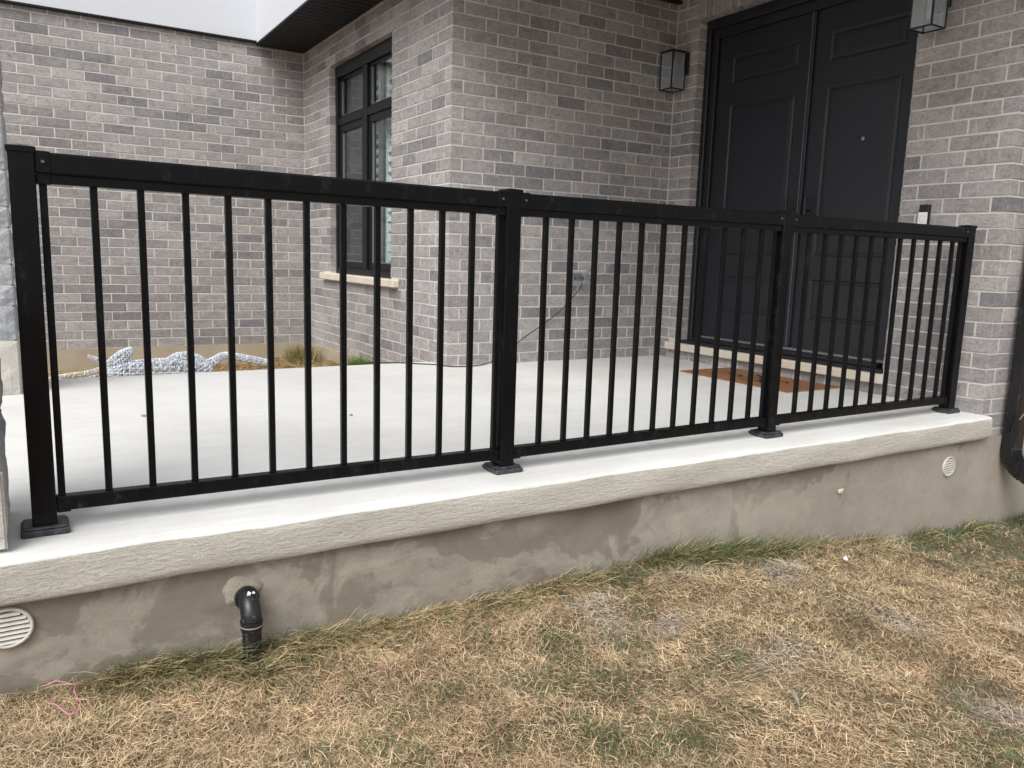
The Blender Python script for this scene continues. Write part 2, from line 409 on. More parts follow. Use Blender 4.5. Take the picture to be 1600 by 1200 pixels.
def wall_part(label, pieces):
    q = MB()
    for b in pieces: q.box(*b)
    o = q.build('wall', M['mortar'], house); o['label'] = label; return o
REC = .0038
XS, YF, YB, XD, YR = 2.603, 2.645, 6.088, 4.67, -.144
WY0, WY1, WZ0, WZ1 = 3.716, 5.264, .609, 2.593
DY0, DY1, DZ1 = .506, 2.385, 2.730
wA = wall_part('far brick wall behind the planting bed', [(-1.8, XS+REC, YB+REC, YB+.09, -.178, 3.3)])
wB = wall_part('brick side wall with the window', [
    (XS+REC, XS+.085, YF+REC, WY0-.005, -.178, 3.2), (XS+REC, XS+.085, WY1+.005, YB+.0, -.178, 3.2),
    (XS+REC, XS+.085, WY0-.005, WY1+.005, -.178, .545), (XS+REC, XS+.085, WY0-.005, WY1+.005, WZ1+.001, 3.2)])
wC = wall_part('brick wall facing the porch, with the outlet', [(XS+.085, XD+REC, YF+REC, YF+.085, -.05, 3.2)])
wD = wall_part('brick wall around the double door', [
    (XD+REC, XD+.085, YR+REC, DY0-.004, -.05, 3.1), (XD+REC, XD+.085, DY1+.004, YF+.085, -.05, 3.1),
    (XD+REC, XD+.085, DY0-.004, DY1+.004, -.05, .085), (XD+REC, XD+.085, DY0-.004, DY1+.004, DZ1+.008, 3.1)])
wE = wall_part('brick wall behind the downspout', [(XD+.085, 8., YR+REC, YR+.085, -.178, 3.6)])
for k in range(-2, 34):
    z0 = k*RJ+.0050; z1 = (k+1)*RJ-.0050; odd = k % 2
    lay(wA, 'x', YB, row_spans(-1.75, XS-.006, .1435 if odd else .01, []), z0, z1, .20)
    holes = []
    if k == 6: holes = [(3.55, 5.47)]
    elif 7 <= k <= 28: holes = [(WY0, WY1)]
    lay(wB, 'y', XS, row_spans(YF+(.0995 if odd else 0), YB-.006, 2.698 if odd else 2.866, holes), z0, z1, .14)
    if k >= 0: lay(wC, 'x', YF, row_spans(XS+(0 if odd else .0995), XD-.006, 2.87 if odd else 2.703, []), z0, z1, .17, None, .008)
    if k >= 0:
        holes = []
        if k == 1: holes = [(.465, 2.525)]
        elif 2 <= k <= 29: holes = [(DY0, DY1)]
        elif 30 <= k <= 32: holes = [(DY0-.03, DY1+.004)]
        lay(wD, 'y', XD, row_spans(YR+(.0995 if odd else 0), YF-.006, .232 if odd else .132, holes), z0, z1, .08)
for k in range(-2, 40):
    z0 = k*RJ+.0050; z1 = (k+1)*RJ-.0050; odd = k % 2
    lay(wE, 'x', YR, row_spans(XD+(0 if odd else .0995), 7.9, 4.937 if odd else 4.803, []), z0, z1, .12)
y = DY0-.03
while y < DY1: lay(wD, 'y', XD, [(y, y+.0795)], DZ1, DZ1+.257, .05); y += .0888
# the 300 bricks that show largest are objects; the others go into one mesh
sc_ = []
for i, (wl, U, D, c, L, H, t) in enumerate(ALLB):
    q = [proj(c+U*(a*L/2)+Vector((0, 0, b*H/2))) for a, b in ((-1, -1), (1, -1), (1, 1), (-1, 1))]
    if any(p is None for p in q): sc_.append(0); continue
    q = [(min(max(a, 0), 1600), min(max(b, 0), 1200)) for a, b in q]
    ar = abs(sum(q[k][0]*q[(k+1) % 4][1]-q[(k+1) % 4][0]*q[k][1] for k in range(4)))/2
    # hidden behind a nearer wall or below the floor
    n_ = 0
    for a in (-.4, .4):
        P = c+U*(a*L); d_ = P-CP; ok = True
        if wl is wA and P.x > 2.0:
            pass
        if wl in (wA, wB):
            t_ = (XS-CP.x)/d_.x if d_.x else 9
            if 0 < t_ < .999 and (CP+d_*t_).y > YF: ok = False
            t_ = (YF-CP.y)/d_.y
            if 0 < t_ < .999 and (CP+d_*t_).x > XS: ok = False
        t_ = (0-CP.z)/d_.z if d_.z < 0 else 9
        if 0 < t_ < 1 and (CP+d_*t_).y < 2.93 and wl is not wE: ok = False
        n_ += ok
    sc_.append(ar*n_/2)
order = sorted(range(len(ALLB)), key=lambda i: -sc_[i]); top = set(order[:298])
SV, SF, ST = [], [], []
for i, (wl, U, D, c, L, H, t) in enumerate(ALLB):
    vi = random.randrange(14)
    mx = Matrix((U*L, D*BD, Vector((0, 0, H*random.uniform(.97, 1.02))))).transposed().to_4x4()
    mx = Matrix.Rotation(random.gauss(0, .0045), 4, D) @ mx; mx.translation = c+Vector((0, 0, random.gauss(0, .0007)))
    if random.random() < .5: mx = mx @ Matrix.Scale(1, 4)
    if i in top:
        o = bpy.data.objects.new('brick', variants[vi]); C.objects.link(o); o.parent = wl
        o.matrix_parent_inverse = inv(wl); o.matrix_basis = mx; o.color = (*t, 1)
    else:
        vs, fs = brick_mesh(vi); b = len(SV); SV += [mx @ Vector(v) for v in vs]; SF += [tuple(a+b for a in f) for f in fs]; ST += [(*t, random.random())]*len(vs)
q = MB(); q.add(SV, SF); me = q.mesh('brickwork', M['brick'])
ca = me.color_attributes.new('tone', 'FLOAT_COLOR', 'POINT'); ca.data.foreach_set('color', [x for t in ST for x in t])
o = link('brickwork', me, house); o['kind'] = 'stuff'; o.color = (1, 1, 1, 1)
# smears of mortar on the brick corner and weep holes at the foot of the far wall
for x in (.335, .905, 1.97):
    MB().box(x-.007, x+.007, YB+.001, YB+.02, -.172, -.10).build('weep_hole', M['hole'], house)

# foundation under the porch and the right-hand wall
q = MB(); fx = np.arange(-1.6, 8.01, .08)
P = [[(x, -.168-.004*math.sin(x*2.1+z*3)+.002*math.sin(x*9+z*14), z) for z in (-1.4, -.8, -.6, -.45, -.3, -.22, -.178, -.13)] for x in fx]
q.grid(P)
f = q.build('foundation', M['found'], house); f['label'] = 'stained parged foundation under the porch slab'
q = MB(); q.box(XD+.005, 8., -.160, -.05, -.30, -.1785); q.build('foundation', M['found'], house)
q = MB(); q.box(-1.8, XS-.0, YB-.012, YB+.08, -.9, -.1785)
q.add([(XS-.014, YF+.3, -.9), (XS-.014, YB-.012, -.9), (XS-.014, YB-.012, -.178), (XS-.014, 4.6, -.150), (XS-.014, 3.9, -.125), (XS-.014, 3.2, -.04), (XS-.014, 2.94, .0), (XS-.014, 2.94, -.9),
       (XS+.02, YB-.012, -.178), (XS+.02, 4.6, -.146), (XS+.02, 3.9, -.120), (XS+.02, 3.2, -.035), (XS+.02, 2.94, .004)],
      [(1, 2, 3, 4, 5, 6, 7), (2, 8, 9, 3), (3, 9, 10, 4), (4, 10, 11, 5), (5, 11, 12, 6)])
o = q.build('foundation', M['parge_tan'], house); o['label'] = 'tan parged foundation band along the planting bed'

# overhang: white cladding, black soffit, porch ceiling
q = MB(); q.box(-1.8, 2.11, YB-.035, YB-.004, 2.905, 4.2); o = q.build('cladding', M['white'], house); o['label'] = 'white cladding above the far brick wall'
q = MB(); q.box(-1.8, 2.11, YB-.05, YB-.002, 2.886, 2.904); q.build('flashing', M['soffit'], house)
q = MB(); q.box(2.11, 2.15, -.9, YB-.036, 2.876, 4.2); o = q.build('cladding', M['white'], house); o['label'] = 'white cladding on the side of the overhang'
q = MB(); q.box(2.098, 2.118, -.9, YB-.06, 2.858, 2.8755); q.build('flashing', M['soffit'], house)
sof = MB().box(2.12, XS+.05, 2.66, YB, 2.885, 2.90).build('soffit', M['soffit'], house); sof['label'] = 'black vented soffit under the overhang'
y = 2.69
while y < YB-.02:
    y1 = min(y+.0965, YB-.002)
    MB().box(2.119, XS-.001, y, y1-.004, 2.862, 2.8845, .004).build('plank', M['soffit'], sof); y += .1
q = MB(); q.box(2.119, 7.9, -.9, 2.642, 2.925, 2.94)
cl = q.build('ceiling', M['ceiling'], house); cl['label'] = 'pale porch ceiling over the door'
MB().box(XS-.02, XD-.001, 2.600, 2.6435, 2.898, 2.924).build('trim', M['soffit'], house)
# roof block above, so that the overhang is a real volume
MB().box(2.16, 8, -.85, YB+.09, 3.25, 3.9).build('upper_storey', M['white'], house)

# ------------------------------------------------------------------ window
WX = 2.672
win = MB()
for b in ((WY0+.002, WY1-.002, WZ1-.115, WZ1-.001), (WY0+.002, WY1-.002, WZ0+.001, WZ0+.06)): win.box(WX-.012, WX+.09, b[0], b[1], b[2], b[3], .004)
for a, b in ((WY0+.002, WY0+.05), (WY1-.05, WY1-.002)): win.box(WX-.0115, WX+.0895, a, b, WZ0+.061, WZ1-.116, .004)
WM0, WM1, WT = 4.435, 4.535, 2.07
win.box(WX-.008, WX+.088, WM0, WM1, WZ0+.0605, WZ1-.1155, .004)
win.box(WX-.004, WX+.086, WY0+.051, WM0-.001, WT-.035, WT+.035, .004); win.box(WX-.004, WX+.086, WM1+.001, WY1-.051, WT-.035, WT+.035, .004)
wino = win.build('window', M['winframe'], house); wino['label'] = 'black framed four pane window in the side wall'
for (a, b) in ((WY0+.0505, WM0-.0005), (WM1+.0005, WY1-.0505)):
    for (z0, z1, fw, top_) in ((WT+.0355, WZ1-.116, .022, 1), (WZ0+.0605, WT-.0355, .062, 0)):
        s = MB(); x0, x1 = WX+.012+.006*top_, WX+.06
        s.box(x0, x1, a, b, z1-fw, z1, .003); s.box(x0, x1, a, b, z0, z0+fw, .003)
        s.box(x0, x1, a, a+fw, z0+fw, z1-fw, .003); s.box(x0, x1, b-fw, b, z0+fw, z1-fw, .003)
        s.build('sash', M['winframe'], wino)
        s = MB(); e = .009; A, B_, Z0, Z1 = a+fw, b-fw, z0+fw, z1-fw
        s.box(x0+.012, x0+.03, B_-e, B_, Z0, Z1); s.box(x0+.012, x0+.03, A, A+e, Z0, Z1); s.box(x0+.012, x0+.03, A+e, B_-e, Z0, Z0+e)
        s.build('glazing_bead', M['gasket'], wino)
        MB().box(x0+.022, x0+.027, A+.002, B_-.002, Z0+.002, Z1-.002).build('pane', M['glass'], wino)
s = MB(); s.box(2.552, XS+.085, 3.552, 5.468, .543, .607, .006); o = s.build('sill', M['sill'], house); o['label'] = 'pale stone window sill'
# room behind
q = MB()
for b in ((2.78, 4.4, 2.80, 2.82, -.2, 3.0), (2.78, 4.4, 6.2, 6.22, -.2, 3.0), (4.4, 4.42, 2.80, 6.22, -.2, 3.0), (2.78, 4.4, 2.82, 6.2, -.22, -.2), (2.78, 4.4, 2.82, 6.2, 3.0, 3.02)): q.box(*b)
for b in ((2.765, 2.779, 2.80, WY0, -.2, 3.0), (2.765, 2.779, WY1, 6.2, -.2, 3.0), (2.765, 2.779, WY0, WY1, -.2, WZ0), (2.765, 2.779, WY0, WY1, WZ1, 3.0)): q.box(*b)
q.build('room', M['room'], house)
# shutters inside
for (a, b, lab) in ((WY0+.05, 4.42, 'white louvred shutter behind the right hand window panes'), (4.55, WY1-.30, 'white louvred shutter behind the left hand window panes')):
    t = thing('window_shutter', lab, 'shutter', (2.86, (a+b)/2, WZ0), 'shutters inside the window')
    s = MB(); x0, x1 = 2.845, 2.875
    s.box(x0, x1, a, a+.05, WZ0, WZ1, .003); s.box(x0, x1, b-.05, b, WZ0, WZ1, .003)
    for z in (WZ0, 1.02, 1.93, WZ1-.07): s.box(x0+.001, x1-.001, a+.051, b-.051, z, z+.07, .003)
    s.build('stile_frame', M['shutter'], t)
    lou = MB(); 
    for i in range(200):
        z = .70+i*.088
        if z > WZ1-.08: break
        if 1.0 < z < 1.11 or 1.91 < z < 2.02: continue
        th = R(52 if z > 1.05 else 80); dx, dz = .038*math.cos(th), .038*math.sin(th)
        q = MB(); q.add([(2.86-dx, a+.052, z-dz), (2.86+dx, a+.052, z+dz), (2.86+dx, b-.052, z+dz), (2.86-dx, b-.052, z-dz),
               (2.86-dx+.004, a+.052, z-dz+.007), (2.86+dx-.004, a+.052, z+dz+.006), (2.86+dx-.004, b-.052, z+dz+.006), (2.86-dx+.004, b-.052, z-dz+.007)],
              [(0, 1, 2, 3), (7, 6, 5, 4), (0, 4, 5, 1), (2, 6, 7, 3), (0, 3, 7, 4), (1, 5, 6, 2)])
        q.build('louvre', M['shutter'], t)

# ------------------------------------------------------------------ double door
DX = 4.80
fy = lambda y: -2.58+(y+2.58)*1.0062
fz = lambda z: .83+(z-.83)*1.0062
fr = MB()
fr.box(4.745, 4.80, 2.335, DY1-.001, .151, DZ1-.001, .006); fr.box(4.745, 4.80, DY0+.001, .548, .151, DZ1-.001, .006)
fr.box(4.746, 4.80, .549, 2.334, DZ1-.075, DZ1-.001, .006)
fr.box(4.772, 4.88, 2.275, 2.334, .151, DZ1-.076, .004); fr.box(4.772, 4.88, .549, .575, .151, DZ1-.076, .004); fr.box(4.773, 4.88, .576, 2.274, 2.585, DZ1-.0765, .004)
df = fr.build('door_frame', M['frame'], house); df['label'] = 'black frame of the double door'
def door_leaf(y0, y1, label, hx, near):
    z0, z1 = .222, 2.583
    panels = [(2.225, 2.42), (.895, 2.06), (.44, .728)]
    a, b = (y0+.115, y1-.145) if not near else (y0+.075, y1-.135)
    s = MB(); xs_ = [y0, a, b, y1]; zs_ = [z0]+[v for p in sorted(panels) for v in p]+[z1]
    # stiles and rails as one slab with the panel fields cut out and recessed
    for i in range(3):
        for k in range(len(zs_)-1):
            hole = i == 1 and k % 2 == 1
            ya, yb, za, zb = xs_[i], xs_[i+1], zs_[k], zs_[k+1]
            if not hole: s.add([(DX, ya, za), (DX, yb, za), (DX, yb, zb), (DX, ya, zb)], [(0, 1, 2, 3)])
            else:
                rings = [(0, 0), (.010, .009), (.020, .0095), (.032, .003), (.060, .0015)]
                R_ = []
                for ins, dep in rings: R_.append([(DX+dep, ya+ins, za+ins), (DX+dep, yb-ins, za+ins), (DX+dep, yb-ins, zb-ins), (DX+dep, ya+ins, zb-ins)])
                for r0, r1 in zip(R_, R_[1:]):
                    s.add(r0+r1, [(j, (j+1) % 4, 4+(j+1) % 4, 4+j) for j in range(4)])
    for (ya, yb, za, zb) in ((y0, y0, z0, z1), (y1, y1, z0, z1)):
        s.add([(DX, ya, za), (DX+.045, ya, za), (DX+.045, ya, zb), (DX, ya, zb)], [(0, 1, 2, 3)])
    s.add([(DX+.045, y0, z0), (DX+.045, y1, z0), (DX+.045, y1, z1), (DX+.045, y0, z1)], [(0, 1, 2, 3)])
    d = s.build('door', M['door'], house, fix=False); d['label'] = label
    for (za, zb) in panels:   # the raised field of each panel
        q = MB(); q.box(DX+.0005, DX+.020, a+.048, b-.048, za+.048 if zb-za > .25 else za+.04, zb-.048 if zb-za > .25 else zb-.04, .005); q.build('panel', M['door'], d)
    h = MB(); h.tube([(DX-.055, hx, 1.05), (DX-.055, hx, 1.31)], .012, 10)
    for z in (1.08, 1.215): h.tube([(DX-.055, hx, z), (DX-.001, hx, z)], .007, 8)
    h.build('handle', M['lantern'], d)
    return d
dl = door_leaf(1.372, 2.268, 'left leaf of the black panelled double door', 1.455, False)
dr = door_leaf(.582, 1.360, 'right leaf of the black panelled double door, with a peephole', 1.285, True)
q = MB(); q.tube([(DX-.004, .905, 1.675), (DX+.02, .905, 1.675)], .012, 14); q.build('peephole', M['alu'], dr)
q = MB(); q.box(DX-.022, DX-.0005, 1.352, 1.378, .235, 2.580, .004); q.build('astragal', M['door'], dl)
q = MB(); q.box(DX-.0245, DX-.0225, 1.3735, 1.378, .235, 2.578); q.build('seal_strip', M['gasket'], dl)
q = MB(); q.box(4.655, 4.87, .510, 2.382, .1515, .178, .005); q.box(4.70, 4.87, .576, 2.274, .1785, .205, .004)
q.build('threshold', M['frame'], house)
q = MB(); q.box(4.775, 4.799, .576, 2.274, .2055, .221, .003); q.build('door_sweep', M['alu'], house)
o = MB().box(4.617, XD+.085, .472, 2.518, .0885, .150, .006).build('sill', M['sill'], house); o['label'] = 'pale stone sill under the double door'

# ------------------------------------------------------------------ lanterns
def lantern(y0, z0, label):
    X0, X1, S, H = 4.476, 4.617, .142, .297
    t = thing('wall_lantern', label, 'wall lantern', (XD, y0+S/2, z0+H*.7), 'glass box lanterns beside the door')
    s = MB(); e = .0085
    for x in (X0, X1-e):
        for y in (y0, y0+S-e): s.box(x, x+e, y, y+e, z0, z0+H)
    for z in (z0, z0+H-.012):
        s.box(X0+e, X1-e, y0+.0003, y0+e, z+.0003, z+e); s.box(X0+e, X1-e, y0+S-e, y0+S-.0003, z+.0003, z+e)
        s.box(X0+.0003, X0+e, y0+e, y0+S-e, z+.0003, z+e); s.box(X1-e, X1-.0003, y0+e, y0+S-e, z+.0003, z+e)
    s.build('frame', M['lantern'], t)
    MB().box(X0-.004, X1+.004, y0-.004, y0+S+.004, z0+H-.0115, z0+H+.004, .003).build('lid', M['lantern'], t)
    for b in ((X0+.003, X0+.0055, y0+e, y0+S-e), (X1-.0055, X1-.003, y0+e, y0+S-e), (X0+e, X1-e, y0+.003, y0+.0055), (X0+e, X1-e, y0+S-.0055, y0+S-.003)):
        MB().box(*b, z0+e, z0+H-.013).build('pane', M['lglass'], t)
    q = MB(); q.tube([((X0+X1)/2, y0+S/2, z0+H-.014), ((X0+X1)/2, y0+S/2, z0+H-.055)], .018, 12); q.build('lamp_holder', M['lantern'], t)
    q = MB(); q.tube([((X0+X1)/2, y0+S/2, z0+H-.056), ((X0+X1)/2, y0+S/2, z0+.07), ((X0+X1)/2, y0+S/2, z0+.055)], [.011, .011, .004], 12); q.build('bulb', M['bulb'], t)
    q = MB(); q.box(XD-.022, XD+.006, y0+.014, y0+S-.014, z0+.135, z0+H+.005, .003); q.box(X1-.003, XD-.0225, y0+S/2-.02, y0+S/2+.02, z0+H-.07, z0+H-.025)
    q.build('back_plate', M['lantern'], t)
lantern(2.464, 2.197, 'black lantern in the corner left of the double door')
lantern(.300, 2.207, 'lantern cut off by the top edge, right of the double door')

# ------------------------------------------------------------------ doorbell, outlet, cord
t = thing('doorbell', 'slim doorbell with black top and white button plate on the right brick wall', 'doorbell', (XD, .335, 1.15))
MB().box(4.645, XD+.004, .300, .362, 1.075, 1.214, .004).build('body', M['lantern'], t)
MB().box(4.6405, 4.6445, .302, .360, 1.078, 1.168, .0015).build('face_plate', M['paintwhite'], t)
q = MB()
ring = [(a, b) for a, b in ((.018, .004), (.018, .018), (-.018, .018), (-.018, -.018), (.018, -.018), (.018, -.004), (.004, -.004))]
for (a, b), (c, d) in zip(ring, ring[1:]): q.tube([(4.6400, .331-a*.8, 1.128+b), (4.6400, .331-c*.8, 1.128+d)], .0011, 5)
q.build('button_ring', mat('button_grey', (.36, .40, .42), .5), t)

t = thing('outlet_cover', 'clear weatherproof outlet cover on the porch brick wall with a cord plugged in', 'outlet cover', (3.73, YF, .67))
MB().box(3.655, 3.845, YF-.012, YF+.004, .61, .735, .004).build('base_plate', M['plastic'], t)
MB().box(3.70, 3.80, YF-.020, YF-.0125, .635, .712, .003).build('socket_plate', M['gasket'], t)
for x in (3.725, 3.775): MB().box(x-.015, x+.015, YF-.024, YF-.0205, .655, .69, .003).build('socket', M['lantern'], t)
q = MB(); nn = 10
P = []
for i in range(nn+1):
    th = math.pi*i/nn; P.append([(3.745+.085*(s if abs(s) < 1 else s*.97), YF-.013-.075*math.sin(th)**.6, .672-.055*math.cos(th)) for s in (-1, -.9, -.3, .3, .9, 1)])
q.grid(P); q.add([p[0] for p in P], [tuple(range(nn+1))]); q.add([p[-1] for p in P], [tuple(range(nn+1))])
q.build('cover', M['bubble'], t)
q = MB(); q.box(3.762, 3.792, YF-.058, YF-.0245, .655, .69, .004); q.build('plug', M['cord'], t)
def smooth(pts, k=6):
    pts = [Vector(p) for p in pts]; P = [pts[0]]+pts+[pts[-1]]; out = []
    for i in range(1, len(P)-2):
        for j in range(k):
            u = j/k; a, b, c, d = P[i-1:i+3]
            out.append(.5*((2*b)+(c-a)*u+(2*a-5*b+4*c-d)*u*u+(3*b-a-3*c+d)*u**3))
    out.append(pts[-1]); return out
q = MB()
q.tube(smooth([(3.777, YF-.055, .66), (3.765, YF-.05, .60), (3.68, YF-.035, .50), (3.57, YF-.03, .40), (3.41, YF-.03, .297), (3.22, YF-.035, .19), (3.08, YF-.045, .10), (2.96, YF-.06, .04),
    (2.86, YF-.08, .020), (2.72, YF-.10, .018), (2.60, YF-.07, .018), (2.54, 2.70, .018), (2.44, 2.78, .018), (2.33, 2.88, .018), (2.22, 2.90, .019), (2.08, 2.95, .016), (1.98, 3.05, -.08), (1.90, 3.30, -.30), (1.75, 3.9, -.36)]), .0042, 7)
tag(q.build('power_cord', M['cord']), 'thin black power cord running from the outlet down to the porch floor', 'cord')

# ------------------------------------------------------------------ doormat
t = thing('doormat', 'brown coir doormat in front of the double door', 'doormat', (4.37, 1.27, .013))
q = MB(); nx, ny = 12, 26
def mz(x, y): return .0155+.012+.0012*math.sin(x*40)*math.cos(y*31)
P = [[(4.10+.52*i/nx+.003*math.sin(j*1.7), .775+.985*j/ny+.003*math.sin(i*2.1), mz(4.10+.52*i/nx, .775+.985*j/ny)) for j in range(ny+1)] for i in range(nx+1)]
q.grid(P); 
for e in (P[0], P[-1], [r_[0] for r_ in P], [r_[-1] for r_ in P]): q.grid([e, [(x, y, .0185) for x, y, z in e]])
q.build('coir_pile', M['coir'], t)
MB().box(4.094, 4.626, .769, 1.766, .0135, .0182, .001).build('backing', M['matedge'], t)
def stroke(pts, wd, name='print'):
    q = MB(); P = smooth([(x, y, 0) for x, y in pts], 5); L_, R_ = [], []
    for i, p in enumerate(P):
        tt = (P[min(i+1, len(P)-1)]-P[max(i-1, 0)]).normalized(); nn = Vector((-tt.y, tt.x, 0))*wd*(.35+.65*math.sin(math.pi*(i+.5)/len(P)))
        for S_, q_ in ((L_, p+nn), (R_, p-nn)): S_.append((q_.x, q_.y, mz(q_.x, q_.y)+.0016))
    q.grid([L_, R_]); q.build(name, M['ink'], t)
stroke([(4.33, 1.50), (4.38, 1.42), (4.30, 1.37), (4.36, 1.30), (4.42, 1.27)], .010)
stroke([(4.50, 1.38), (4.42, 1.25), (4.28, 1.14), (4.21, 1.08)], .022)
stroke([(4.38, 1.24), (4.31, 1.20), (4.36, 1.12), (4.43, 1.06), (4.37, 1.00)], .010)
stroke([(4.31, 1.60), (4.37, 1.56), (4.34, 1.49)], .008)
stroke([(4.22, 1.30), (4.26, 1.21), (4.24, 1.12)], .008)

# ------------------------------------------------------------------ railing
rail = thing('porch_railing', 'black aluminium railing with four posts along the porch edge', 'railing', (2.27, 0, 0))
PX = [-.024, 1.521, 3.018, 4.557]; HT = 1.078; hw = .03125
DZP = [.003, -.006, -.002, 0.]
for i, x in enumerate(PX):
    H = HT+DZP[i]
    s = MB(); s.box(x-hw, x+hw, -hw, hw, .012, H-.004, .0025); p = s.build('post', M['black'], rail)
    q = MB(); q.box(x-hw-.004, x+hw+.004, -hw-.004, hw+.004, H-.016, H+.001, .003)
    q.add([(x-hw-.001, -hw-.001, H+.0012), (x+hw+.001, -hw-.001, H+.0012), (x+hw+.001, hw+.001, H+.0012), (x-hw-.001, hw+.001, H+.0012), (x, 0, H+.006)], [(0, 1, 4), (1, 2, 4), (2, 3, 4), (3, 0, 4)])
    q.build('cap', M['black'], p)
    b = .061 if i < 3 else .058
    yb = .012
    q = MB(); q.box(x-b, x+b, yb-b-.006, yb+b-.01, .0025, .020, .004); q.box(x-b+.006, x+b-.006, yb-b, yb+b-.016, .0195, .027, .005)
    q.build('base_plate', M['plate'], p)
    q = MB()
    for sx in (-1, 1):
        q.tube([(x+sx*(b-.014), yb-b+.010, .0265), (x+sx*(b-.014), yb-b+.010, .0305)], .006, 8)
    q.build('bolt', M['plate'], p)
ZT, ZB = 1.067, .984
bal = [[.023, .146, .267, .389, .511, .632, .754, .876, .997, 1.119, 1.241, 1.363, 1.474],
       [1.565+.006, 1.682, 1.803, 1.922, 2.041, 2.160, 2.280, 2.399, 2.518, 2.638, 2.757, 2.876],
       [3.064+.004, 3.206, 3.328, 3.450, 3.571, 3.692, 3.814, 3.936, 4.057, 4.179, 4.301, 4.423]]
bal[1][0] = None; bal[1] = [v for v in bal[1] if v]+[2.972]; bal[2] = bal[2][1:]+[4.507]
for s_ in range(3):
    a, b = PX[s_]+hw, PX[s_+1]-hw; da, db = DZP[s_], DZP[s_+1]
    def sb(q, x0, x1, y0, y1, z0, z1, bev):    # box sheared to follow the rail's slight fall
        n0 = len(q.v); q.box(x0, x1, y0, y1, z0, z1, bev)
        for k in range(n0, len(q.v)):
            x, y, z = q.v[k]; q.v[k] = (x, y, z+da+(db-da)*(x-a)/(b-a))
    q = MB(); sb(q, a+.001, b-.001, -.0285, .0285, ZB+.026, ZT, .0065); sb(q, a+.001, b-.001, -.0215, .0215, ZB, ZB+.0258, .002)
    sb(q, a+.002, b-.002, -.0300, -.0283, ZB+.030, ZB+.034, .0005)
    tr = q.build('top_rail', M['black'], rail)
    q = MB(); sb(q, a+.001, b-.001, -.0200, .0200, .058, .100, .003); br = q.build('bottom_rail', M['black'], rail)
    for (x0, x1) in ((a+.0005, a+.036), (b-.036, b-.0005)):
        q = MB(); sb(q, x0, x1, -.0312, .0312, ZB+.028, ZT+.0025, .002); sb(q, x0, x1, -.0235, .0235, ZB-.002, ZB+.0278, .002); q.build('bracket', M['black'], tr)
        q = MB(); sb(q, x0, x1, -.0228, .0228, .0545, .0985, .002); q.build('bracket', M['black'], br)
        xc = (x0+x1)/2; dz = da+(db-da)*(xc-a)/(b-a)
        q = MB(); q.tube([(xc, -.0310, ZT-.026+dz), (xc, -.0345, ZT-.026+dz)], [.0052, .0038], 10); q.build('screw', M['screw'], tr)
        q = MB(); q.tube([(xc, -.0226, .076+dz), (xc, -.0255, .076+dz)], [.004, .003], 8); q.build('screw', M['black'], br)
    for x in bal[s_]:
        dz = da+(db-da)*(x-a)/(b-a)
        q = MB(); q.box(x-.0095, x+.0095, -.0095, .0095, .0985+dz, ZB+.002+dz, .0012); q.build('baluster', M['black'], rail)

# ------------------------------------------------------------------ stone pillars
def rough_block(x0, x1, y0, y1, z0, z1, amp, rr):
    """stone with a rocky face: a grid box with the outside pushed in and out"""
    q = MB()
    def face(o, du, dv, nu, nv, nrm):
        P = []
        for i in range(nu+1):
            row = []
            for j in range(nv+1):
                p = Vector(o)+Vector(du)*(i/nu)+Vector(dv)*(j/nv)
                e = min(i, nu-i, j, nv-j)
                d = (-.006 if e == 0 else amp*rr.uniform(.2, 1.)) 
                p += Vector(nrm)*d
                if e == 0: p = p+Vector((rr.uniform(-.0015, .0015),)*3)*0
                row.append(p)
            P.append(row)
        q.grid(P, False)
    X, Y, Z = x1-x0, y1-y0, z1-z0; nz = max(3, int(Z/.035))
    face((x0, y0, z0), (X, 0, 0), (0, 0, Z), max(3, int(X/.045)), nz, (0, -1, 0))
    face((x1, y0, z0), (0, Y, 0), (0, 0, Z), max(3, int(Y/.045)), nz, (1, 0, 0))
    face((x0, y1, z0), (0, -Y, 0), (0, 0, Z), max(3, int(Y/.045)), nz, (-1, 0, 0))
    face((x1, y1, z0), (-X, 0, 0), (0, 0, Z), max(3, int(X/.045)), nz, (0, 1, 0))
    q.box(x0+.007, x1-.007, y0+.007, y1-.007, z0, z1)
    return q
STC = [(.36, .36, .37), (.42, .41, .40), (.30, .31, .33), (.46, .44, .41), (.38, .38, .38)]
def pillar(x0, x1, y0, y1, zs, label, seed, guessed_column=False):
    rr = random.Random(seed)
    t = thing('stone_pillar', label, 'pillar', ((x0+x1)/2, (y0+y1)/2, 0), 'stone pillars on the porch')
    MB().box(x0+.012, x1-.012, y0+.012, y1-.012, .0135, zs[-1]).build('mortar_core', M['mortar'], t)
    q = rough_block(x0, x1+.002, y0-.002, y1, .014, zs[0]-.004, .006, rr); o = q.build('base_block', M['base'], t)
    if guessed_column:  # cap and slim column invented out of view, leaving the slab more light
        MB().box(x0-.03, x1+.0, y0-.02, y1+.02, zs[-1]+.002, zs[-1]+.07, .008).build('cap', M['sill'], t)
        xc, yc = (x0+x1)/2, (y0+y1)/2; MB().box(xc-.09, xc+.09, yc-.09, yc+.09, zs[-1]+.071, 2.95, .004).build('guessed_column', M['white'], t)
    for z0, z1 in zip(zs, zs[1:]):
        cut = rr.uniform(.35, .65); xm = x0+(x1-x0)*cut
        for a, b in ((x0, xm-.005), (xm+.005, x1)) :
            o = rough_block(a, b, y0, y1, z0+.005, z1-.005, .012, rr).build('stone', M['stone'], t); o.color = (*rr.choice(STC), 1)
pillar(-.60, -.085, 2.40, 2.86, [.307, .49, .601, .708, .897, 1.006, 1.191, 1.502, 1.62, 1.80, 1.99, 2.15, 2.36, 2.50, 2.72, 2.9], 'rough grey stone pillar at the far end of the porch floor', 4)
